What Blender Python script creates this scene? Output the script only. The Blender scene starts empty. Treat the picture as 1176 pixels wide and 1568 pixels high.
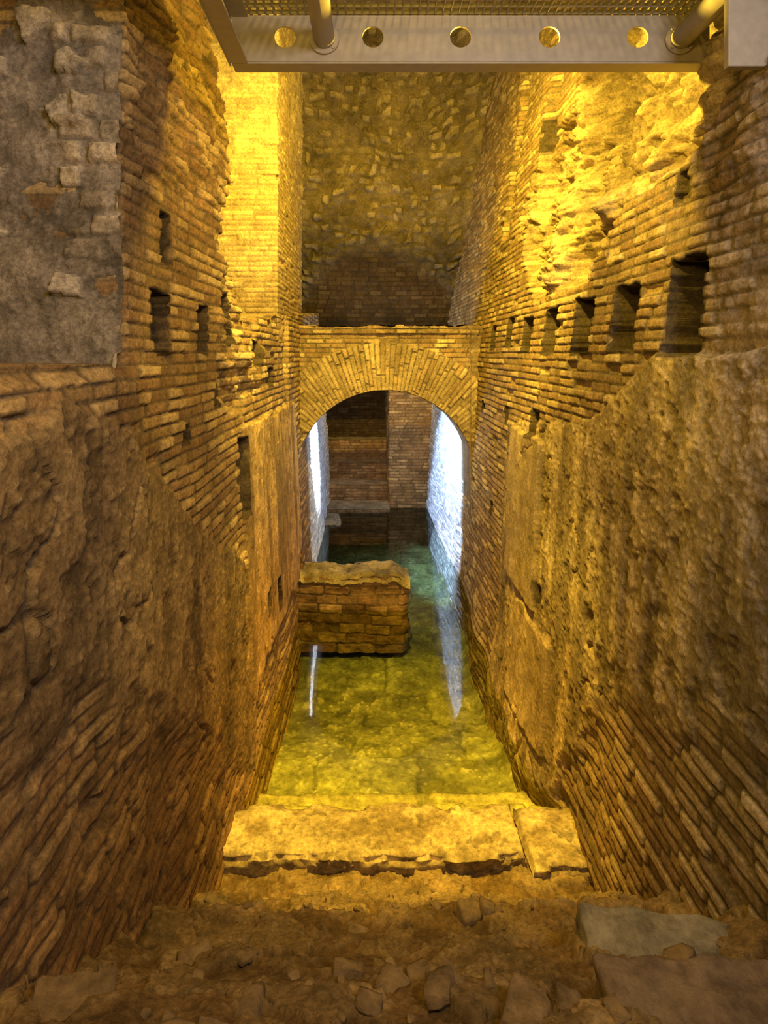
import bpy, bmesh, math, random
import numpy as np
from mathutils import Vector, Matrix, Euler, noise as mnoise
random.seed(4)
WZ = 2.66          # camera height above the water (world z=0 is the water surface)

# ---------------------------------------------------------------- noise helpers
def hsh(ix, iy, seed=0):
    ix = np.asarray(ix).astype(np.int64).astype(np.uint32); iy = np.asarray(iy).astype(np.int64).astype(np.uint32)
    n = ix*np.uint32(374761393) + iy*np.uint32(668265263) + np.uint32((seed*2246822519+3266489917) & 0xffffffff)
    n = (n ^ (n >> np.uint32(13)))*np.uint32(1274126177)
    n = (n ^ (n >> np.uint32(15)))*np.uint32(2246822519)
    n = n ^ (n >> np.uint32(16))
    return (n & np.uint32(0xffffff)).astype(np.float64)/16777216.0
def vn(x, y, seed=0):
    ix = np.floor(x); iy = np.floor(y); fx = x-ix; fy = y-iy
    fx = fx*fx*(3-2*fx); fy = fy*fy*(3-2*fy)
    a = hsh(ix, iy, seed); b = hsh(ix+1, iy, seed); c = hsh(ix, iy+1, seed); d = hsh(ix+1, iy+1, seed)
    return (a*(1-fx)+b*fx)*(1-fy)+(c*(1-fx)+d*fx)*fy
def fbm(x, y, o=4, seed=0):
    r = 0; a = .5; t = 0
    for i in range(o):
        r = r+a*vn(x*2**i+17.3*i, y*2**i+5.1*i, seed+i); t += a; a *= .55
    return r/t
def worley(x, y, seed=0):
    ix = np.floor(x); iy = np.floor(y)
    f1 = np.full(x.shape, 9.); f2 = np.full(x.shape, 9.); cid = np.zeros(x.shape)
    for dx in (-1, 0, 1):
        for dy in (-1, 0, 1):
            cx = ix+dx; cy = iy+dy
            px = cx+.15+.7*hsh(cx, cy, seed); py = cy+.15+.7*hsh(cx, cy, seed+9)
            d = np.sqrt((px-x)**2+(py-y)**2); h = hsh(cx, cy, seed+21)
            nw = d < f1
            f2 = np.where(nw, f1, np.minimum(f2, d)); cid = np.where(nw, h, cid); f1 = np.where(nw, d, f1)
    return f1, f2, cid
def ss(a, b, x):
    t = np.clip((x-a)/(b-a), 0, 1); return t*t*(3-2*t)
def mix(a, b, t):
    t = np.asarray(t)
    if np.ndim(a) > np.ndim(t) or np.ndim(b) > np.ndim(t) or isinstance(a, tuple): t = t[..., None]
    return np.asarray(a)*(1-t)+np.asarray(b)*t

def bricks(s, h, L=.23, H=.052, seed=0, mort=.010, warp=.012):
    hw = h+warp*(fbm(s*1.1, h*.9, 3, seed+50)-.5)*2+.004*(vn(s*7, h*7, seed+55)-.5)
    sw = s+.012*(vn(s*3, h*9, seed+60)-.5)
    row = np.floor(hw/H); fr = hw/H-row
    Lr = L*(.6+.6*hsh(row, row*0+3, seed))
    c = sw/Lr+hsh(row, row*0+8, seed)*7
    col = np.floor(c); fc = c-col
    d = np.minimum(np.minimum(fr, 1-fr)*H, np.minimum(fc, 1-fc)*Lr*.62)
    d = d+.005*(vn(s*30, h*40, seed+70)-.5)
    m = ss(mort*.4, mort*.85, d)
    r = hsh(col, row, seed+5); r2 = hsh(col, row, seed+6)
    return m, r, r2
BR = [(.46, .34, .19), (.37, .25, .14), (.56, .46, .28)]
def brick_surface(s, h, seed=0, erode=.5, **k):
    """displacement and albedo of eroded Roman brickwork"""
    m, r, r2 = bricks(s, h, seed=seed, **k)
    big = fbm(s*.9, h*.9, 4, seed+100)
    fine = fbm(s*22, h*22, 3, seed+110)
    mid = fbm(s*3, h*5, 3, seed+115)
    er = ss(.62-.25*erode, .85-.2*erode, big)
    miss = (r2 < .035+.12*er)
    d = m*(.011+(r-.5)*.014)*(1-.15*er)+(fine-.5)*.008*(1+2.*er)-.03*er+(mid-.5)*.018*(.3+er)
    d = np.where(miss, d-.024*m, d)
    c = mix(BR[0], BR[1], ss(.35, .75, r2)); c = mix(c, BR[2], ss(.7, .9, r)*.8)
    c = c*(.72+.5*r)[..., None]
    c = mix((.19, .155, .11), c, m*.92)
    c = mix(c, (.33, .27, .19), er*.4)
    c = c*(.55+.85*fbm(s*2.2, h*2.2, 5, seed+120))[..., None]
    return d, c
def plaster_surface(s, h, seed=0, rough=1.):
    a = fbm(s*2.2, h*1.6, 5, seed); b = fbm(s*24, h*20, 4, seed+9)
    f1, f2, ci = worley(s*30, h*30, seed+3)
    peb = ss(.45, .1, f1)*(ci > .6)
    pit = ss(.58, .66, fbm(s*11, h*8, 5, seed+15))
    d = .012+(a-.5)*.035*rough+(b-.5)*.016*rough+peb*.006*rough-.010*pit*rough
    cr = np.abs(fbm(s*1.6+3, h*.7, 4, seed+31)-.5)
    d = d-.03*ss(.008, .0, cr)*rough
    c = mix((.28, .215, .135), (.47, .38, .25), ss(.3, .7, a))
    c = c*(.50+1.0*b)[..., None]
    c = mix(c, (.58, .50, .36), peb*.5)
    c = mix(c, (.13, .10, .07), pit*.5)
    st = fbm(s*7, h*.8, 4, seed+40)
    c = mix(c, (.12, .095, .065), ss(.48, .66, st)*.65)
    return d, c

# ---------------------------------------------------------------- mesh helpers
def put(ob, parent=None):
    bpy.context.scene.collection.objects.link(ob)
    if parent: ob.parent = parent
    return ob
def grid(name, P, C, mat, parent=None, smooth=True):
    nu, nv = P.shape[:2]
    me = bpy.data.meshes.new(name)
    n = nu*nv
    me.vertices.add(n); me.vertices.foreach_set('co', P.reshape(-1).astype(np.float32))
    idx = np.arange(n).reshape(nu, nv)
    q = np.stack([idx[:-1, :-1], idx[1:, :-1], idx[1:, 1:], idx[:-1, 1:]], -1).reshape(-1, 4)
    nf = len(q)
    me.loops.add(nf*4); me.loops.foreach_set('vertex_index', q.reshape(-1).astype(np.int32))
    me.polygons.add(nf); me.polygons.foreach_set('loop_start', (np.arange(nf)*4).astype(np.int32))
    me.polygons.foreach_set('loop_total', np.full(nf, 4, np.int32))
    me.polygons.foreach_set('use_smooth', np.full(nf, smooth, bool))
    me.update(calc_edges=True); me.validate()
    at = me.color_attributes.new('Albedo', 'FLOAT_COLOR', 'POINT')
    cc = np.ones((n, 4), np.float32); cc[:, :3] = np.clip(C.reshape(-1, 3), .005, .9)
    at.data.foreach_set('color', cc.reshape(-1))
    me.materials.append(mat)
    return put(bpy.data.objects.new(name, me), parent)
def path_wall(name, path, h0, h1, fn, mat, ds=.012, dh=.009, parent=None, topfn=None, cap=None):
    """wall following a plan path; fn(s,h)->disp,colour ; displaced toward the path's left-hand side"""
    path = np.array(path, float); seg = np.diff(path, axis=0); ln = np.hypot(seg[:, 0], seg[:, 1])
    cum = np.concatenate([[0], np.cumsum(ln)]); n = max(2, int(cum[-1]/ds)); s = np.linspace(0, cum[-1], n)
    x = np.interp(s, cum, path[:, 0]); y = np.interp(s, cum, path[:, 1])
    xs = np.interp(np.clip(s+.02, 0, cum[-1]), cum, path[:, 0])-np.interp(np.clip(s-.02, 0, cum[-1]), cum, path[:, 0])
    ys = np.interp(np.clip(s+.02, 0, cum[-1]), cum, path[:, 1])-np.interp(np.clip(s-.02, 0, cum[-1]), cum, path[:, 1])
    l = np.hypot(xs, ys); nx = -ys/l; ny = xs/l
    nh = max(2, int((h1-h0)/dh)); h = np.linspace(h0, h1, nh)
    S, Hh = np.meshgrid(s, h, indexing='ij')
    D, C = fn(S, Hh)
    Z = Hh.copy()
    if topfn is not None: Z = np.minimum(Z, topfn(S))
    P = np.stack([x[:, None]+nx[:, None]*D, y[:, None]+ny[:, None]*D, Z+WZ], -1)
    return grid(name, P, C, mat, parent)

# ---------------------------------------------------------------- materials
def nodes(name):
    m = bpy.data.materials.new(name); m.use_nodes = True; nt = m.node_tree; nt.nodes.clear()
    return m, nt, nt.nodes, nt.links
def masonry(name, rough=.9, bump=.7, scale=60, wet=False, spec=.25):
    m, nt, N, L = nodes(name)
    out = N.new('ShaderNodeOutputMaterial'); b = N.new('ShaderNodeBsdfPrincipled')
    at = N.new('ShaderNodeAttribute'); at.attribute_name = 'Albedo'
    tc = N.new('ShaderNodeTexCoord')
    n1 = N.new('ShaderNodeTexNoise'); n1.inputs['Scale'].default_value = scale; n1.inputs['Detail'].default_value = 7; n1.inputs['Roughness'].default_value = .75
    n2 = N.new('ShaderNodeTexNoise'); n2.inputs['Scale'].default_value = 9; n2.inputs['Detail'].default_value = 5
    r = N.new('ShaderNodeMapRange'); r.inputs[1].default_value = .32; r.inputs[2].default_value = .68; r.inputs[3].default_value = .45; r.inputs[4].default_value = 1.5
    r2 = N.new('ShaderNodeMapRange'); r2.inputs[1].default_value = .3; r2.inputs[2].default_value = .7; r2.inputs[3].default_value = .7; r2.inputs[4].default_value = 1.25
    mu = N.new('ShaderNodeVectorMath'); mu.operation = 'SCALE'; mu2 = N.new('ShaderNodeVectorMath'); mu2.operation = 'SCALE'
    bp = N.new('ShaderNodeBump'); bp.inputs['Strength'].default_value = bump; bp.inputs['Distance'].default_value = .014
    L.new(tc.outputs['Object'], n1.inputs['Vector']); L.new(tc.outputs['Object'], n2.inputs['Vector'])
    L.new(n1.outputs['Fac'], r.inputs[0]); L.new(n2.outputs['Fac'], r2.inputs[0])
    L.new(at.outputs['Color'], mu.inputs[0]); L.new(r.outputs[0], mu.inputs['Scale'])
    L.new(mu.outputs[0], mu2.inputs[0]); L.new(r2.outputs[0], mu2.inputs['Scale'])
    L.new(mu2.outputs[0], b.inputs['Base Color'])
    L.new(n1.outputs['Fac'], bp.inputs['Height']); L.new(bp.outputs[0], b.inputs['Normal'])
    b.inputs['Roughness'].default_value = rough
    b.inputs['Specular IOR Level'].default_value = spec
    L.new(b.outputs[0], out.inputs[0]); return m
M_wall = masonry('eroded_brick')
M_damp = masonry('damp_brick', rough=.55, spec=.5)
M_dirt = masonry('dirt_and_rubble', rough=.95, bump=1., scale=45)
M_bed = masonry('channel_bed', rough=.7, bump=.25, scale=22)
M_slab = masonry('travertine_slab', rough=.85, bump=.8, scale=38)

def stone(name, c1, c2, scale=8, rough=.9, bump=.6):
    m, nt, N, L = nodes(name)
    out = N.new('ShaderNodeOutputMaterial'); b = N.new('ShaderNodeBsdfPrincipled'); tc = N.new('ShaderNodeTexCoord')
    n1 = N.new('ShaderNodeTexNoise'); n1.inputs['Scale'].default_value = scale; n1.inputs['Detail'].default_value = 11; n1.inputs['Roughness'].default_value = .75
    cr = N.new('ShaderNodeValToRGB'); cr.color_ramp.elements[0].color = (*c1, 1); cr.color_ramp.elements[1].color = (*c2, 1)
    cr.color_ramp.elements[0].position = .38; cr.color_ramp.elements[1].position = .62
    bp = N.new('ShaderNodeBump'); bp.inputs['Strength'].default_value = bump; bp.inputs['Distance'].default_value = .03
    L.new(tc.outputs['Object'], n1.inputs['Vector'])
    L.new(n1.outputs['Fac'], cr.inputs[0]); L.new(cr.outputs[0], b.inputs['Base Color'])
    L.new(n1.outputs['Fac'], bp.inputs['Height']); L.new(bp.outputs[0], b.inputs['Normal'])
    b.inputs['Roughness'].default_value = rough; L.new(b.outputs[0], out.inputs[0]); return m
M_trav = stone('travertine', (.20, .15, .085), (.62, .50, .31), 14, bump=1.)
M_grey = stone('grey_stone', (.14, .125, .11), (.42, .38, .33), 9, bump=.9)
M_brn = stone('brown_stone', (.13, .09, .06), (.34, .25, .17), 10, bump=.9)
M_peb = stone('rubble_stone', (.16, .11, .055), (.42, .29, .15), 14, bump=.9)
def metal(name, c, rough, met):
    m, nt, N, L = nodes(name)
    out = N.new('ShaderNodeOutputMaterial'); b = N.new('ShaderNodeBsdfPrincipled'); tc = N.new('ShaderNodeTexCoord')
    n1 = N.new('ShaderNodeTexNoise'); n1.inputs['Scale'].default_value = 25; n1.inputs['Detail'].default_value = 6
    cr = N.new('ShaderNodeValToRGB'); cr.color_ramp.elements[0].color = (c[0]*.6, c[1]*.6, c[2]*.6, 1); cr.color_ramp.elements[1].color = (*c, 1)
    r = N.new('ShaderNodeMapRange'); r.inputs[3].default_value = rough-.12; r.inputs[4].default_value = rough+.15
    L.new(tc.outputs['Object'], n1.inputs['Vector']); L.new(n1.outputs['Fac'], cr.inputs[0]); L.new(cr.outputs[0], b.inputs['Base Color'])
    L.new(n1.outputs['Fac'], r.inputs[0]); L.new(r.outputs[0], b.inputs['Roughness']); b.inputs['Metallic'].default_value = met
    L.new(b.outputs[0], out.inputs[0]); return m
M_steel = metal('galvanised_steel', (.46, .42, .35), .5, .3)
def water_mat():
    m, nt, N, L = nodes('clear_water')
    out = N.new('ShaderNodeOutputMaterial'); tr = N.new('ShaderNodeBsdfTransparent'); tr.inputs[0].default_value = (.92, .96, .87, 1)
    gl = N.new('ShaderNodeBsdfGlossy'); gl.inputs['Roughness'].default_value = .008
    fr = N.new('ShaderNodeFresnel'); fr.inputs[0].default_value = 1.6
    mx = N.new('ShaderNodeMixShader'); tc = N.new('ShaderNodeTexCoord')
    n1 = N.new('ShaderNodeTexNoise'); n1.inputs['Scale'].default_value = 5; n1.inputs['Detail'].default_value = 3
    bp = N.new('ShaderNodeBump'); bp.inputs['Strength'].default_value = .03; bp.inputs['Distance'].default_value = .02
    L.new(tc.outputs['Object'], n1.inputs['Vector']); L.new(n1.outputs['Fac'], bp.inputs['Height'])
    L.new(bp.outputs[0], gl.inputs['Normal']); L.new(fr.outputs[0], mx.inputs[0]); L.new(tr.outputs[0], mx.inputs[1]); L.new(gl.outputs[0], mx.inputs[2])
    L.new(mx.outputs[0], out.inputs[0]); return m
M_water = water_mat()

# ---------------------------------------------------------------- RIGHT WALL
def axis(a, b, d): return np.linspace(a, b, int((b-a)/d)+1)
def hole_mask(S, Hh, zc, w, h0, h1, seed=0, grow=0.):
    j = .022*(fbm(S*9, Hh*9, 2, seed+400)-.5)*1.6+grow
    return ss(0, .010, w/2-np.abs(S-zc)+j)*ss(0, .010, Hh-h0+j)*ss(0, .010, h1-Hh+j)
def shelves(S, Hh, seed):
    """blown-out masonry: ragged shelves of broken courses"""
    a = fbm(S*2.4, Hh*2.4, 5, seed); b = fbm(S*4, Hh*15, 3, seed+5)
    f1, f2, ci = worley(S*7+2*a, Hh*13+2*a, seed+7)
    return (a-.5)*.45+(b-.5)*.10+.05*(ci-.4)*ss(.0, .15, f2-f1), ci
Zs = axis(.35, 10.6, .0125); Hs = axis(-3.25, 4.7, .0072)
S, Hh = np.meshgrid(Zs, Hs, indexing='ij')
db, cb = brick_surface(S, Hh, seed=11, erode=.4)
dp, cp = plaster_surface(S, Hh, seed=23)
wv = (fbm(S*1.6, Hh*1.6, 4, 77)-.5); wf = fbm(S*6, Hh*6, 4, 78)-.5
top = np.interp(S, [.3, 1.8, 2.55, 2.9, 3.3, 4.5, 5.05], [.05, .0, -.03, -.20, -.42, -.50, -.62])+.12*wv+.06*wf
bot = np.interp(S, [.3, 1.7, 2.5, 3.0, 3.6, 5.1], [-.6, -1.2, -1.65, -2.0, -2.9, -3.2])+.3*wv+.3*wf
pm = ss(0, .03, top-Hh)*ss(-.02, .20, Hh-bot)*ss(0, .02, 5.0+.1*wv-S)
pm2 = ss(.52, .60, fbm(S*.8+4, Hh*.8, 4, 91))*ss(-1.7, -2.3, Hh)*ss(3.2, 3.8, S)*ss(5.6, 4.6, S)*.8
pm3 = ss(.50, .62, fbm(S*1.3+9, Hh*1.3, 4, 93))*ss(2.3, 1.8, S)*ss(1.6, .5, Hh)*ss(-.1, .1, Hh)*.6
pm = np.clip(np.maximum(pm, np.maximum(pm2, pm3)), 0, 1)
D = db*(1-pm)+(dp+.012)*pm
C = mix(cb, cp*1.2, pm)
pan = ss(0, .015, 4.75+.05*wv-S)*ss(0, .015, S-3.95-.05*wv)*ss(0, .02, -.60+.1*wf-Hh)*ss(0, .02, Hh+1.75)
D += .035*pan-.6*pan*(dp-.015)
C = mix(C, C*.5+np.array((.40, .31, .19))*.5, pan)
pan2 = ss(0, .015, 4.4+.08*wf-S)*ss(0, .015, S-3.6)*ss(0, .02, -1.80+.15*wf-Hh)*ss(0, .02, Hh+2.5)
D += .03*pan2-.5*pan2*(dp-.015)
C = mix(C, C*.6+np.array((.38, .29, .18))*.4, pan2)
q = 1-(((S-3.65+.45*(Hh-1.15))/1.55)**2+((Hh-1.25)/.85)**2)+1.5*wv+.6*wf
rk = ss(.0, .30, q)*ss(.36, .50, Hh+.2*wf)
sh, ci = shelves(S, Hh, 41)
D = D*(1-.6*rk)+rk*(-.09+sh)
C = mix(C, np.array((.46, .38, .25))*(.55+.8*ci)[..., None], rk*.65)
rk2 = ss(.55, .68, fbm(S*.8+2, Hh*.8, 4, 97))*ss(.45, .7, Hh)*.9
sh2, ci2 = shelves(S, Hh, 61)
D = D+rk2*(sh2*.4-.03)
D += -.10*ss(0, .02, S-4.55-.10*wv)*ss(0, .03, 4.95-S+.1*wv)*ss(.9, 1.05, Hh)
D += -.09*ss(0, .02, S-5.75)*ss(0, .03, 6.05-S+.1*wv)*ss(1.1, 1.2, Hh)*ss(3.2, 3.0, Hh)
for i, (zc, w, a, b) in enumerate([(2.36, .25, .0, .39), (2.90, .27, .01, .33), (3.45, .27, .0, .32), (4.05, .25, .0, .31), (4.62, .22, .02, .27), (5.2, .2, .06, .31), (5.85, .2, .04, .26),
                                   (2.5, .09, .66, .78), (3.6, .12, .62, .82), (4.4, .07, .55, .63), (5.1, .1, -.62, -.48), (4.25, .16, -.62, -.42), (4.9, .12, 1.7, 1.95), (3.2, .1, 1.3, 1.4), (3.9, .1, -1.7, -1.55), (6.1, .1, -.6, -.5), (5.5, .08, -1.5, -1.4)]):
    m = hole_mask(S, Hh, zc, w, a, b, i)
    D = D*(1-m)+(-.42+.06*wf)*m if i < 7 else D*(1-m)+(-.18)*m
    C = mix(C, np.array((.085, .066, .048))*(.4+1.2*fbm(S*9, Hh*9, 3, 3))[..., None], hole_mask(S, Hh, zc, w, a, b, i, .020))  # shade inside the holes painted dark, mask grown to cover the jambs
D += .10*ss(-2.2, -2.75, Hh)*ss(3.4, 3.9, S)*ss(6.5, 5.5, S)*(.6+1.2*wv)
XR = 1.26+np.where(Hh < 0, .055*Hh, .125*Hh)
XR = XR-.02*np.clip(S-6.6, 0, 4)*ss(.2, -.2, Hh)
X = XR-D
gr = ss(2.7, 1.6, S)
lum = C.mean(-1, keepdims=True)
C = mix(C, lum*np.array((1.05, .96, .93)), gr*.7)  # grey cast of the dim cool light near the camera put into the colour
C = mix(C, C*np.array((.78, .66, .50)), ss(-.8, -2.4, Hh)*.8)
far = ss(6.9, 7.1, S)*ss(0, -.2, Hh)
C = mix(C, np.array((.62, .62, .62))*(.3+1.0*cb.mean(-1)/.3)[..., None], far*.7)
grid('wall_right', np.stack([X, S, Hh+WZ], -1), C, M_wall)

# ---------------------------------------------------------------- LEFT WALL
Zs = axis(.35, 10.6, .0125); Hs = axis(-3.25, 3.6, .0072)
S, Hh = np.meshgrid(Zs, Hs, indexing='ij')
db, cb = brick_surface(S, Hh, seed=211, erode=.4)
dp, cp = plaster_surface(S, Hh, seed=223)
ds_, cs_ = plaster_surface(S, Hh, seed=233, rough=.4)
wv = (fbm(S*1.6, Hh*1.6, 4, 277)-.5); wf = fbm(S*6, Hh*6, 4, 278)-.5
tA = np.interp(S, [.3, 1.4, 2.1, 2.5, 3.0, 3.7], [-.05, -.10, -.24, -.5, -.95, -1.3])+.2*wv+.2*wf
bA = np.interp(S, [.3, 1.66, 2.5, 3.2, 3.8], [-.5, -1.1, -1.75, -2.3, -2.8])+.25*wv+.3*wf
pA = ss(0, .06, tA-Hh)*ss(-.02, .2, Hh-bA)*ss(3.85, 3.75, S)
pB = ss(0, .02, S-3.72-.08*wv)*ss(0, .02, 6.0+.1*wv-S)*ss(0, .02, -.47+.12*wv+.05*wf-Hh)*ss(0, .05, Hh+2.2+.3*wv)
D = db*(1-pA)+(dp+.012)*pA
D = D*(1-pB)+(ds_+.03)*pB
C = mix(mix(cb, cp*.9, pA), cs_*np.array((1.4, 1.30, 1.1)), pB)
D += .035*ss(.02, -.02, Hh+.08+.03*wf)*ss(2.3, 2.1, S)
for i, (zc, w, a, b) in enumerate([(2.48, .16, .02, .26), (2.56, .10, .40, .60), (3.05, .17, .0, .24), (3.62, .22, .06, .36), (3.3, .10, -.30, -.18), (4.9, .22, -.28, -.13), (3.78, .14, -1.05, -.55),
                                   (4.3, .1, -1.9, -1.75), (4.7, .14, -2.05, -1.8), (4.35, .16, -.1, .08), (2.75, .09, -.42, -.33)]):
    m = hole_mask(S, Hh, zc, w, a, b, i+40)
    D = D*(1-m)+(-.36+.05*wf)*m
    C = mix(C, np.array((.085, .066, .048))*(.4+1.2*fbm(S*9, Hh*9, 3, 3))[..., None], hole_mask(S, Hh, zc, w, a, b, i+40, .018))  # hole interiors and jambs darkened in the colour to stand in for shade
rk = ss(0, .3, 1-(((S-3.9)/.75)**2+((Hh-.15)/.55)**2)+1.5*wv+.5*wf)
sh, ci = shelves(S, Hh, 241)
D = D+rk*(sh*.5-.02)
rk = ss(.48, .60, fbm(S*1.3+7, Hh*1.3, 4, 297))*ss(.5, .9, Hh)
D = D+rk*(shelves(S, Hh, 251)[0]*.45)
m = ss(0, .02, .22-np.abs(S-6.0))*ss(0, .02, -1.98-.8*(S-6.0)**2*3-Hh)
D = D*(1-m)-.45*m
XL = -(.93-.025*np.minimum(S, 7))+.045*np.clip(-Hh, 0, 3)
rowj = .16*(hsh(np.floor(Hh/.052), np.floor(Hh*0), 3)-.5)
zend = np.interp(Hh, [.22, .45, .52, .55, .84, .86, 1.1, 1.46, 1.83, 3.6], [4.0, 3.98, 3.85, 3.42, 3.3, 3.5, 3.68, 3.37, 3.1, 3.0])+rowj+.10*wv
znear = 2.13+.03*rowj
led = -.03+.07*(fbm(S*7, S*0, 3, 5)-.5)
led2 = .24+.07*(S-4)+.07*(fbm(S*7, S*0, 3, 8)-.5)
back = np.where((S < znear) & (Hh > led), 1., 0.)
back = np.maximum(back, np.where((S > zend) & (Hh > led2), 1., 0.))
X = XL+D
X = X*(1-back)+(-1.8+.3*(D))*back
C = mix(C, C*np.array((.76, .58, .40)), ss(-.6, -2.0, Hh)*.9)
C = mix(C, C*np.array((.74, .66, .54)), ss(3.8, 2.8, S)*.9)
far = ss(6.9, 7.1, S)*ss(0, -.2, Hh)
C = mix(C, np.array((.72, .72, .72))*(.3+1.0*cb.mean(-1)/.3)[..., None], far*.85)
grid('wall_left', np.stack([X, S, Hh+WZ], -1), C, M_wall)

# broken end of the upper-left wall : rubble core facing the viewer
def core(s, h):
    wx = .6*(fbm(s*6, h*6, 4, 8)-.5)
    f1, f2, ci = worley(s*8+wx, h*10+wx, 301)
    st = ss(.06, .14, f2-f1)*(ci > .86)
    f3, f4, cj = worley(s*26+wx, h*26+wx, 305)
    pb = ss(.1, .2, f4-f3)*(cj > .62)
    a = fbm(s*4, h*4, 6, 310)
    edge = ss(.80, .86, s+.16*(hsh(np.floor(h/.075), np.floor(h*0), 6)-.5))*ss(.35, .6, h+.2*vn(s*5, h*5, 9))
    d = (a-.5)*.09+st*.03*(.4+ci)+pb*.006
    m, r, r2 = bricks(s, h, L=.15, H=.085, seed=77, mort=.014)
    on = (r > .35)
    d = d+edge*m*on*.025*(r+.2)
    c = mix((.13, .115, .105), (.27, .24, .22), ss(.3, .7, a))
    c = mix(c, np.array((.50, .45, .40))*(.8+.4*ci)[..., None], st*.7); c = mix(c, (.36, .32, .29), pb*.4)
    c = mix(c, np.array((.50, .43, .35))*(.4+.8*r)[..., None], edge*m*on*.7)
    c = c*(.55+.9*fbm(s*9, h*9, 4, 320))[..., None]
    return -d, c
path_wall('wall_left_broken_end', [(-1.9, 2.14), (-.88, 2.12)], -.06, 3.6, core, M_wall, ds=.008, dh=.008)

# ---------------------------------------------------------------- LEFT PIER
def pierf(s, h):
    d, c = brick_surface(s, h, seed=401, erode=.15, H=.046, L=.26, mort=.008)
    c = mix(c, (.56, .47, .31), .4)
    a = fbm(s*2, h*2, 4, 410); up = ss(.42, .6, a)*ss(1.3, 2.2, h)*.9
    d = d*.9+up*.05*(fbm(s*9, h*9, 4, 3)-.2)
    c = mix(c, np.array((.55, .46, .30))*(.6+.7*fbm(s*9, h*9, 4, 3))[..., None], up*.8)
    c = mix(c, c*(.65, .6, .5), ss(.8, .3, h)*.6)
    return -d, c
path_wall('brick_pier', [(-1.9, 5.3), (-.80, 5.3), (-.775, 7.05), (-1.9, 7.05)], .1, 4.7, pierf, M_wall)
path_wall('wall_left_pilaster', [(-.95, 5.62), (-.745, 5.66), (-.735, 6.95), (-1.1, 6.95)], -1.95, .33,
          lambda s, h: (lambda r: (-r[0], r[1]))(brick_surface(s, h, seed=433, erode=.2)), M_wall)

# ---------------------------------------------------------------- ARCH
AX, AH, AR, RO = .217, -1.415, 1.004, 1.53
ZA = 6.5
x0, x1 = -.86, 1.36
xs = np.linspace(x0, x1, 260)
inr = np.abs(xs-AX) < AR-.06
bt = np.where(inr, AH+np.sqrt(np.clip(AR**2-(xs-AX)**2, 0, 9)), -3.2)
nv = 180
T = np.linspace(0, 1, nv)
tp = .29+.03*(fbm(xs*8, xs*0, 3, 4)-.5)
Hh = bt[:, None]*(1-T)+tp[:, None]*T; XX = np.repeat(xs[:, None], nv, 1)
def archface(XX, Hh):
    r = np.hypot(XX-AX, Hh-AH); th = np.arctan2(XX-AX, Hh-AH)
    k = AR+.27
    m1, r1, r2 = bricks(r-AR+.003, th*k, L=.42, H=.052, seed=501, mort=.009, warp=.004)
    dr = .012*m1+(r1-.5)*.016*m1
    cr = mix(BR[2], BR[0], r2)*(.75+.45*r1)[..., None]; cr = mix((.20, .16, .11), cr, m1)
    db, cb = brick_surface(XX, Hh, seed=511, erode=.3)
    ring = ss(0, .01, RO-r)*ss(.0, .01, 1.02-np.abs(th))
    d = db*(1-ring)+(dr+.012)*ring; c = mix(cb, cr, ring)
    d = d+.02*(fbm(XX*9, Hh*9, 4, 7)-.5)
    lip = ss(0, .01, Hh-.20); d = d+.035*lip*(.6+.8*vn(XX*7, Hh*0, 4))
    c = c*(.5+.9*fbm(XX*3, Hh*3, 5, 9))[..., None]
    return d, c
d, c = archface(XX, Hh)
P = np.stack([XX, ZA-d, Hh+WZ], -1)
arch = bpy.data.objects.new('brick_arch', None); put(arch)
grid('arch_face', P, c, M_wall, arch)
P2 = P.copy(); P2[..., 1] = ZA+.58+d
grid('arch_rear_face', P2, c, M_wall, arch)
def sweep(name, hline, jit, seed):
    ys = np.linspace(ZA-.01, ZA+.59, 60)
    A = xs[:, None]+ys[None]*0; Y = ys[None]+xs[:, None]*0
    th = np.arctan2(xs-AX, hline-AH)
    m, r, r2 = bricks(Y, (th*AR)[:, None]+Y*0, L=.28, H=.06, seed=seed)
    dd = jit*(m+(r-.5))
    cc = mix((.38, .31, .22), mix(BR[0], BR[1], r2)*(.8+.4*r)[..., None], m)
    grid(name, np.stack([A, Y, hline[:, None]+dd+WZ], -1), cc, M_wall, arch)
sweep('arch_soffit', bt, -.008, 521)
sweep('arch_top', tp, .012, 531)

# ---------------------------------------------------------------- BACK WALL (concave, rough stone)
Xs = axis(-2.0, 2.2, .012); Hs = axis(-.35, 4.75, .009)
S, Hh = np.meshgrid(Xs, Hs, indexing='ij')
wv = fbm(S*1.5, Hh*1.5, 4, 601)-.5; wf = fbm(S*7, Hh*7, 4, 602)-.5
m, r, r2 = bricks(S+.3*wv+.05*wf, Hh+.4*wv+.08*wf, L=.24, H=.12, seed=611, mort=.028, warp=.07)
on = (r2 > .35)
d1 = .08*m*on*(r+.1)+(fbm(S*8, Hh*9, 5, 5)-.5)*.16+.18*wv
c1 = mix((.26, .21, .14), np.array((.50, .42, .28))*(.55+.75*r)[..., None], m*on*.7)
c1 = c1*(.40+1.0*fbm(S*3.5, Hh*3.5, 5, 605))[..., None]
db, cb = brick_surface(S, Hh, seed=621, erode=.5, H=.07)
line = 1.50-.45*((S-.2)/.9)**2+.5*wv
low = ss(.18, -.18, Hh-line)
D = d1*(1-low)+(db-.02)*low
C = mix(c1, cb*np.array((.50, .44, .36)), low)
C = mix(C, C*.42, ss(2.3+1.2*wv, 1.3, Hh)*.9)  # this and the next step paint shade on the lower wall into its colour
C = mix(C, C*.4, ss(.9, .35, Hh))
dome = np.clip(Hh-1.2, 0, 4)
Y = 9.0-D-.14*dome**1.3+.35*ss(1.7, .5, Hh)-.30*np.clip(np.abs(S-.25)-.2, 0, 3)**2*ss(.6, 2.2, Hh)
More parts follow.
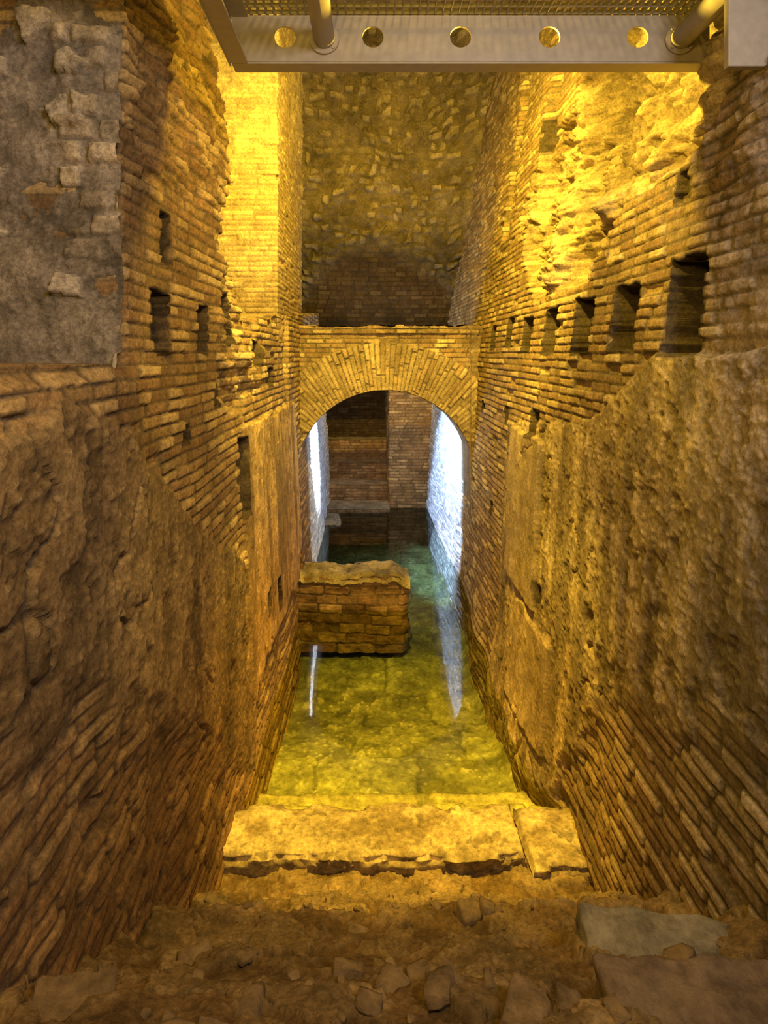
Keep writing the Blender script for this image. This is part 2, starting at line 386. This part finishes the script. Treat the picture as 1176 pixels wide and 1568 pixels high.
grid('wall_back', np.stack([S, Y, Hh+WZ], -1), C, M_wall)

# ceiling vault
Xs = axis(-2.2, 2.6, .03); Ys = axis(-.6, 9.4, .03)
S, Y = np.meshgrid(Xs, Ys, indexing='ij')
f1, f2, ci = worley(S*6, Y*6, 711)
stn = ss(.02, .25, f2-f1)
Zc = 4.75-.12*(S-.2)**2-.05*stn*(ci+.3)-.1*(fbm(S*3, Y*3, 4, 9)-.5)
C = mix((.34, .27, .17), np.array((.52, .42, .27))*(.7+.5*ci)[..., None], stn)
grid('ceiling', np.stack([S, Y, Zc+WZ], -1), C, M_wall)

# ---------------------------------------------------------------- far chamber beyond the arch
def dark_brick(seed, k=(1, 1, 1)):
    def f(s, h):
        d, c = brick_surface(s, h, seed=seed, erode=.3); return -d, c*np.array(k)
    return f
path_wall('far_pillar', [(.40, 11.9), (.40, 10.05), (1.25, 10.05)], -3.2, .2, lambda s, h: (lambda r: (r[0], r[1]*np.array((1.0, .85, .62))))(dark_brick(801)(s, h)), M_wall, ds=.02, dh=.010)
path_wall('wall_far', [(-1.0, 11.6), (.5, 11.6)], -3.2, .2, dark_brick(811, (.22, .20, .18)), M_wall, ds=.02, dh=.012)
bench = bpy.data.objects.new('stepped_brick_bench', None); put(bench)
def step_prof(i, y0, y1, h0, h1):
    path_wall('riser_%d' % i, [(-.84, y0), (.40, y0)], h0, h1, dark_brick(821+i, (.75, .62, .48)), M_wall, ds=.02, dh=.012, parent=bench)
    xx = axis(-.84, .40, .03); yy = axis(y0, y1, .03); A, B = np.meshgrid(xx, yy, indexing='ij')
    n = fbm(A*6, B*6, 4, 850+i)
    grid('tread_%d' % i, np.stack([A, B, h1+.03*(n-.5)+WZ], -1), np.array((.48, .39, .25))*(.5+.9*n)[..., None], M_wall, bench)
step_prof(1, 9.75, 10.35, -3.1, -2.60)
step_prof(2, 10.35, 10.8, -2.7, -2.32)
step_prof(3, 10.8, 11.2, -2.4, -2.02)
step_prof(4, 11.2, 11.58, -2.1, -1.66)
# ---------------------------------------------------------------- low parapet in the water
def parapet(s, h):
    d, c = brick_surface(s, h, seed=901, erode=.5, H=.10, L=.34, warp=.04, mort=.008); d = d*1.1+(fbm(s*5, h*6, 5, 33)-.5)*.10
    return -d, c*np.array((.66, .52, .38))*(.5+1.*fbm(s*6, h*6, 4, 35))[..., None]
par = bpy.data.objects.new('low_brick_parapet', None); put(par)
def ptop(x): return -2.32+.05*(fbm(x*4, x*0, 3, 44)-.5)+.03*(vn(x*11, x*0, 4)-.5)-.08*ss(.30, .46, x)
path_wall('parapet_faces', [(-.86, 6.12), (.38, 6.08), (.44, 6.14), (.44, 6.44), (.38, 6.48), (-.86, 6.48)], -3.1, -2.2, parapet, M_damp,
          topfn=lambda s: ptop(np.clip(-.86+s, -.86, .44))*(s < 1.31)+ptop(s*0+.42)*((s >= 1.31) & (s < 1.70))+ptop(np.clip(.44-(s-1.70), -.86, .44))*(s >= 1.70), parent=par)
Xs = axis(-.86, .46, .012); Ys = axis(6.05, 6.50, .012)
S, Y = np.meshgrid(Xs, Ys, indexing='ij')
aa = fbm(S*6, Y*6, 5, 925); f1, f2, ci = worley(S*7+aa, Y*7+aa, 926)
cc = mix((.20, .16, .09), (.42, .34, .20), ss(.35, .65, aa))*(.6+.6*ci)[..., None]
grid('parapet_top', np.stack([S, Y, ptop(S)+.012+(aa-.5)*.08+.02*ss(0, .1, f2-f1)+WZ+.05*(ss(6.05, 6.12, Y)*ss(6.50, 6.43, Y)-1)*1.5], -1), cc, M_wall, par)

# ---------------------------------------------------------------- channel bed + submerged steps
Xs = axis(-1.0, 1.30, .010); Ys = axis(3.15, 11.6, .011)
S, Y = np.meshgrid(Xs, Ys, indexing='ij')
wv = fbm(S*2, Y*2, 4, 15)-.5
e = .04*wv+.05*(fbm(S*6, Y*0, 4, 9)-.5)
bed = -2.75-.13*ss(0, .015, Y-3.56-e)-.15*ss(0, .015, Y-3.84-1.3*e)-.14*ss(4.2, 5.2, Y)
edge = np.maximum(ss(.035, .0, np.abs(Y-3.575-e)), ss(.045, .0, np.abs(Y-3.855-1.3*e)))
wq = fbm(S*5, Y*5, 5, 17)-.5
m, r, r2 = bricks(S+.10*wq+.2*wv, Y+.10*wq+.2*wv, L=.8, H=.55, seed=1010, mort=.012, warp=.10)
g1, g2, cg = worley(S*22+2*wq, Y*20, 1003)
k1, k2, ck = worley(S*9+2*wq, Y*7+2*wq, 1013)
rubb = ss(.46, .34, k1)*(ck > .80)*ss(4.0, 4.3, Y)
bed += .02*(r-.5)*m-.010*(1-m)+.006*ss(.45, .15, g1)*(cg > .6)+.03*wv+.02*rubb
bed += .16*ss(.95, 1.15, S+.1*wv)*ss(4, 4.3, Y)
C = mix((.14, .13, .045), np.array((.40, .365, .13))*(.65+.6*r)[..., None], .30+.6*m)
C = mix(C, (.62, .54, .25), rubb*.5)
C = mix(C, (.70, .62, .34), ss(.40, .15, g1)*(cg > .80)*.6)
C = C*(.15+1.5*fbm(S*5, Y*7, 6, 16))[..., None]
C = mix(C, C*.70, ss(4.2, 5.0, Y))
C = mix(C, C*np.array((.60, .80, .72)), ss(5.0, 6.6, Y)*.9)  # teal toward the back: the water's absorption tint put into the bed colour
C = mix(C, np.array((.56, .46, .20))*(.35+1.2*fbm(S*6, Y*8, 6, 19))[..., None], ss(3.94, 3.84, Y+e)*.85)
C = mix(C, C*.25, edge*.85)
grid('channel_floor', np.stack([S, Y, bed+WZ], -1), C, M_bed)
me = bpy.data.meshes.new('water'); me.from_pydata([(-1.0, 3.28, 0), (1.30, 3.28, 0), (1.30, 11.6, 0), (-1.0, 11.6, 0)], [], [(0, 1, 2, 3)]); me.materials.append(M_water)
put(bpy.data.objects.new('water', me))

# ---------------------------------------------------------------- blocks / rocks
def block_bm(bm, size, loc, rot=(0, 0, 0), seed=0, amp=.012, cuts=10, rnd=.25, f=6):
    t = bmesh.new(); bmesh.ops.create_cube(t, size=1)
    bmesh.ops.subdivide_edges(t, edges=t.edges[:], cuts=cuts, use_grid_fill=True)
    R = Euler(rot).to_matrix(); mn = min(size)
    for v in t.verts:
        p = Vector((v.co.x*size[0], v.co.y*size[1], v.co.z*size[2]))
        q = Vector([max(-size[i]/2+mn*rnd, min(size[i]/2-mn*rnd, p[i])) for i in range(3)])
        dv = p-q
        if dv.length > 1e-6: p = q+dv.normalized()*min(dv.length, mn*rnd*1.02)
        n = dv.normalized() if dv.length > 1e-6 else Vector((0, 0, 0))
        o = Vector((seed*3.1, seed*1.7, seed*5.3))
        p += n*(mnoise.fractal(p*f+o, 1, 2, 5)*amp*1.6)+mnoise.noise_vector(p*f*.5+o)*amp
        v.co = R@p+Vector(loc)
    vs = [bm.verts.new(v.co) for v in t.verts]; t.verts.index_update()
    for fa in t.faces:
        nf = bm.faces.new([vs[v.index] for v in fa.verts]); nf.smooth = True
    t.free()
def block(name, mat, **k):
    bm = bmesh.new(); block_bm(bm, **k); me = bpy.data.meshes.new(name); bm.to_mesh(me); bm.free(); me.materials.append(mat)
    return put(bpy.data.objects.new(name, me))
def slab(name, xa, xb, ya, yb, top, th, seed, skew=0.):
    """worn stone slab: profile swept front-face -> top -> back-face with chipped arrises"""
    w = xb-xa; L = th+(yb-ya)+th
    u = axis(0, w, .006); v = axis(0, L, .006); U, V = np.meshgrid(u, v, indexing='ij')
    f = fbm(U*9, V*9, 5, seed); g = fbm(U*3, V*3, 4, seed+3); pit = ss(.62, .68, fbm(U*16, V*12, 4, seed+6))
    front = ya+.05*(fbm(U*4, U*0, 5, seed+9)-.5)+.03*(np.abs(vn(U*13, U*0, seed+10)-.5))+skew*(U/w)
    backe = yb+.05*(fbm(U*4, U*0, 4, seed+11)-.5)+skew*(U/w)
    t = np.clip((V-th)/(yb-ya), 0, 1)
    Yy = front*(1-t)+backe*t
    Zz = np.where(V < th, V-th, np.where(V > L-th, -(V-(L-th)), 0))
    edge = np.minimum(np.abs(V-th), np.abs(V-(L-th)))
    chip = ss(.05, .0, edge)*ss(.45, .7, fbm(U*7, U*0+V*3, 4, seed+14))
    nf = (f-.5)*.020+(g-.5)*.025-pit*.006
    Zz = Zz+np.where((V >= th) & (V <= L-th), nf-.045*chip-.008*ss(.02, 0, edge), -.03*chip)
    Yy = Yy+np.where(V < th, -(nf*1.3)+.03*(th-V)/th, 0)+.035*chip*(V < th+.03)
    xo = .03*(fbm(V*5, V*0+2, 4, seed+20)-.5)
    Xx = xa+U+xo*(1-2*U/w)
    endm = np.minimum(U, w-U)
    Zz = Zz-.05*ss(.018, 0, endm)*((V >= th) & (V <= L-th))
    C = mix((.34, .25, .11), (.60, .47, .23), ss(.32, .66, f))*(.55+.75*g)[..., None]
    C = mix(C, (.16, .12, .06), pit*.6); C = mix(C, (.17, .12, .06), ss(th*1.02, th*.8, V)*.5)
    grid(name, np.stack([Xx, Yy, top+Zz+WZ], -1), C, M_slab)
slab('stone_step', -.82, .825, 2.99, 3.37, -2.585, .13, 61)
slab('stone_step', .835, 1.27, 2.93, 3.34, -2.575, .12, 71, -.02)
block('fallen_slab', M_trav, size=(.42, .5, .07), loc=(-.62, 9.3, .02), rot=(.02, .03, .1), seed=14, amp=.012, cuts=12, rnd=.2)

# dirt slope (ruined stair)
Xs = axis(-1.0, 1.38, .008); Ys = axis(.25, 3.05, .008)
S, Y = np.meshgrid(Xs, Ys, indexing='ij')
wv = fbm(S*2.1, Y*2.1, 4, 1115)-.5
Y2 = Y+.22*wv
prof = np.interp(Y2, [.2, 1.10, 1.35, 1.42, 1.80, 1.90, 2.25, 2.37, 2.62, 2.72, 3.1], [-.8, -1.36, -1.50, -1.60, -1.83, -1.99, -2.12, -2.32, -2.45, -2.60, -2.70])
wq = fbm(S*5, Y*5, 4, 1117)-.5
f1, f2, ci = worley(S*5.0+1.5*wq, Y*5.5+1.5*wv, 1201)
g1, g2, cg = worley(S*17+2*wq, Y*17+2*wq, 1203)
h1, h2, ch = worley(S*42, Y*42, 1205)
rock = ss(.0, .06, f2-f1)*(ci > .55)
peb = ss(.0, .2, g2-g1)*(cg > .7)
pb2 = ss(.5, .2, h1)*(ch > .5)
z = prof+.055*rock*(ci-.3)+.012*peb*cg+.006*pb2+.08*wv+.05*(fbm(S*9, Y*9, 6, 7)-.5)
z += .13*ss(.95, 1.3, S)*ss(2.9, 2.3, Y)
C = mix((.22, .135, .05), np.array((.40, .28, .13))*(.6+.6*ci)[..., None], rock*.6)
C = mix(C, np.array((.40, .29, .15))*(.6+.6*cg)[..., None], peb*.35)
C = mix(C, (.40, .30, .17), pb2*.25)
C = C*(.30+1.25*fbm(S*5, Y*5, 6, 12))[..., None]
grid('dirt_slope', np.stack([S, Y, z+WZ], -1), C, M_dirt)
def ground(x, y):
    i = int(np.clip(round((x+1.0)/(Xs[1]-Xs[0])), 0, len(Xs)-1)); j = int(np.clip(round((y-.25)/(Ys[1]-Ys[0])), 0, len(Ys)-1)); return z[i, j]+WZ

bm = bmesh.new()
for i in range(170):
    x = random.uniform(-.74, 1.05); y = random.uniform(1.0, 2.88)
    sc = random.choice([.012, .015, .02, .02, .028, .04])*random.uniform(.7, 1.2)
    if random.random() < .10: sc = .06
    block_bm(bm, size=(sc*random.uniform(.9, 1.7), sc*random.uniform(.8, 1.3), sc*random.uniform(.4, .7)), loc=(x, y, ground(x, y)+sc*.05),
             rot=(random.uniform(-.4, .4), random.uniform(-.4, .4), random.uniform(0, 3.1)), seed=i, amp=sc*.12, cuts=3, rnd=.16, f=.9/sc)
me = bpy.data.meshes.new('rubble_stones'); bm.to_mesh(me); bm.free(); me.materials.append(M_peb); put(bpy.data.objects.new('rubble_stones', me))
block('stone_block', M_grey, size=(.46, .15, .15), loc=(.88, 1.74, -1.79+WZ), rot=(.10, .02, -.12), seed=21, amp=.009, cuts=24, rnd=.10, f=9)
block('stone_block', M_brn, size=(.40, .16, .13), loc=(.72, 1.27, -1.45+WZ), rot=(.08, .03, -.02), seed=25, amp=.011, cuts=24, rnd=.12, f=9)
block('stone_block', M_peb, size=(.12, .08, .07), loc=(.40, 2.2, ground(.40, 2.2)+.02), rot=(.3, .2, .5), seed=29, amp=.010, cuts=10, rnd=.2)
block('stone_block', M_peb, size=(.17, .10, .06), loc=(-.68, 1.34, ground(-.68, 1.34)+.01), rot=(.2, .1, .3), seed=31, amp=.014, cuts=12, rnd=.2)
block('stone_block', M_peb, size=(.12, .08, .06), loc=(.33, 1.24, ground(.33, 1.24)+.01), rot=(.2, .1, 1.0), seed=37, amp=.012, cuts=12, rnd=.2)

# ---------------------------------------------------------------- metal walkway
walk = bpy.data.objects.new('metal_walkway', None); put(walk)
ZB = 2.5
def box_bm(bm, a, b):
    v = [bm.verts.new((x, y, zz)) for x in (a[0], b[0]) for y in (a[1], b[1]) for zz in (a[2], b[2])]
    for f in ((0, 1, 3, 2), (4, 6, 7, 5), (0, 4, 5, 1), (2, 3, 7, 6), (0, 2, 6, 4), (1, 5, 7, 3)): bm.faces.new([v[i] for i in f])
def mesh_ob(name, bm, mat, parent, bev=0):
    bmesh.ops.recalc_face_normals(bm, faces=bm.faces)
    me = bpy.data.meshes.new(name); bm.to_mesh(me); bm.free(); me.materials.append(mat); ob = put(bpy.data.objects.new(name, me), parent)
    if bev: md = ob.modifiers.new('b', 'BEVEL'); md.width = bev; md.segments = 2
    return ob
cu = bpy.data.curves.new('web', 'CURVE'); cu.dimensions = '2D'; cu.fill_mode = 'BOTH'; cu.extrude = .005
def spl(pts):
    s = cu.splines.new('POLY'); s.points.add(len(pts)-1)
    for p, q in zip(s.points, pts): p.co = (q[0], q[1], 0, 1)
    s.use_cyclic_u = True
hb, ht = 1.235, 1.425
spl([(-.57, hb), (1.46, hb), (1.46, ht), (-.57, ht)])
holes = [-.342, .031, .403, .78, 1.155]
for hx in holes: spl([(hx+.045*math.cos(t*math.tau/40), 1.34+.045*math.sin(t*math.tau/40)) for t in range(40)])
tmp = bpy.data.objects.new('tmp', cu); bpy.context.scene.collection.objects.link(tmp)
bpy.context.view_layer.update()
wm = bpy.data.meshes.new_from_object(tmp.evaluated_get(bpy.context.evaluated_depsgraph_get()))
bpy.data.objects.remove(tmp)
wm.transform(Matrix.Translation((0, ZB, WZ))@Matrix.Rotation(math.pi/2, 4, 'X')); wm.materials.clear(); wm.materials.append(M_steel)
put(bpy.data.objects.new('crossbeam_web', wm), walk)
bm = bmesh.new()
box_bm(bm, (-.57, ZB-.005, hb-.008+WZ), (1.46, ZB+.075, hb+WZ)); box_bm(bm, (-.57, ZB-.005, ht+WZ), (1.46, ZB+.075, ht+.008+WZ))
mesh_ob('crossbeam_flanges', bm, M_steel, walk, .002)
bm = bmesh.new()
x = -.575
box_bm(bm, (x-.008, .5, hb+WZ-.008), (x, ZB+.02, ht+WZ+.008)); box_bm(bm, (x, .5, hb+WZ-.008), (x+.075, ZB-.008, hb+WZ)); box_bm(bm, (x, .5, ht+WZ), (x+.075, ZB-.008, ht+WZ+.008))
mesh_ob('side_beam', bm, M_steel, walk, .002)
def tube(bm, a, b, r, n=28):
    a = Vector(a); b = Vector(b); d = (b-a); m = d.to_track_quat('Z', 'Y').to_matrix().to_4x4()
    bmesh.ops.create_cone(bm, segments=n, radius1=r, radius2=r, depth=d.length, cap_ends=True, matrix=Matrix.Translation((a+b)/2)@m)
bm = bmesh.new()
for x in (-.175, 1.33):
    tube(bm, (x, ZB-.006, 1.325+WZ), (x-.02, .5, 1.33+WZ), .044)
    tube(bm, (x, ZB-.004, 1.325+WZ), (x, ZB-.02, 1.325+WZ), .062)
    for k in range(4):
        a = k*math.pi/2+.78; tube(bm, (x+.053*math.cos(a), ZB-.02, 1.325+WZ+.053*math.sin(a)), (x+.053*math.cos(a), ZB-.028, 1.325+WZ+.053*math.sin(a)), .006, 6)
ob = mesh_ob('tubes', bm, M_steel, walk)
for p in ob.data.polygons: p.use_smooth = len(p.vertices) == 4
bm = bmesh.new(); gz = ht+.010+WZ
x = -.56
while x < 1.42: box_bm(bm, (x, .5, gz), (x+.004, ZB+.07, gz+.03)); x += .034
y = .5
while y < ZB+.07: box_bm(bm, (-.56, y, gz+.006), (1.42, y+.004, gz+.024)); y += .05
mesh_ob('grating', bm, M_steel, walk)
bm = bmesh.new(); box_bm(bm, (1.235, 2.0, .975+WZ), (1.52, 2.03, 1.75+WZ))
mesh_ob('wall_bracket', bm, M_steel, walk, .003)

# ---------------------------------------------------------------- lights
def light(name, kind, loc, energy, col, size=.1, target=None, **k):
    l = bpy.data.lights.new(name, kind); l.energy = energy; l.color = col
    if kind == 'AREA': l.size = size
    else: l.shadow_soft_size = size
    for a, b in k.items(): setattr(l, a, b)
    o = bpy.data.objects.new(name, l); o.location = (loc[0], loc[1], loc[2]+WZ)
    if target: o.rotation_euler = (Vector((target[0], target[1], target[2]+WZ))-o.location).to_track_quat('-Z', 'Y').to_euler()
    put(o); return o
YEL = (1, .64, .055)
light('yellow_lamp', 'SPOT', (.10, 3.3, 2.3), 900, YEL, .04, target=(.2, 6.6, .2), spot_size=2.3, spot_blend=.7)
light('yellow_beam_fill', 'POINT', (.60, 2.62, 1.37), 115, YEL, .02)  # unseen fill added behind the beam to brighten the near walls
light('yellow_downlight', 'SPOT', (.30, 2.75, 1.30), 1100, YEL, .03, target=(.25, 3.65, -2.6), spot_size=.90, spot_blend=.9)
light('ceiling_lamp', 'POINT', (.4, 1.6, 3.2), 60, YEL, .1)
light('cool_lamp', 'SPOT', (-.35, 7.4, .05), 1000, (.38, .58, 1), .04, target=(1.05, 8.0, -1.4), spot_size=1.05, spot_blend=.35)
light('cool_lamp', 'SPOT', (.2, 7.4, .05), 2000, (.80, .88, 1), .04, target=(-.85, 7.9, -1.2), spot_size=.7, spot_blend=.4)
light('far_room_fill', 'SPOT', (-.1, 7.3, .05), 120, (1, .62, .18), .03, target=(.1, 10.3, -1.2), spot_size=.9, spot_blend=.6)  # warm fill added behind the arch to lift the far room
light('cool_fill_lamp', 'AREA', (1.0, -.4, 1.3), 40, (.98, .86, .84), .5, target=(.0, 3, 1.0))
light('warm_fill_lamp', 'AREA', (-.2, .1, .9), 34, (1, .60, .12), .5, target=(.3, 3, -1.4))
w = bpy.data.worlds.new('World'); bpy.context.scene.world = w; w.use_nodes = True
w.node_tree.nodes['Background'].inputs[0].default_value = (.9, .8, .7, 1); w.node_tree.nodes['Background'].inputs[1].default_value = .012

# ---------------------------------------------------------------- camera
cam = bpy.data.cameras.new('camera'); cam.sensor_fit = 'HORIZONTAL'; cam.sensor_width = 36; cam.lens = 900/1176*36
cam.shift_x = 28/1176; cam.shift_y = -244/1176; cam.clip_start = .02
co = bpy.data.objects.new('camera', cam); co.location = (0, 0, WZ); co.rotation_euler = (math.pi/2, 0, 0); put(co)
bpy.context.scene.camera = co
bpy.context.scene.view_settings.view_transform = 'Standard'
bpy.context.scene.view_settings.exposure = .12
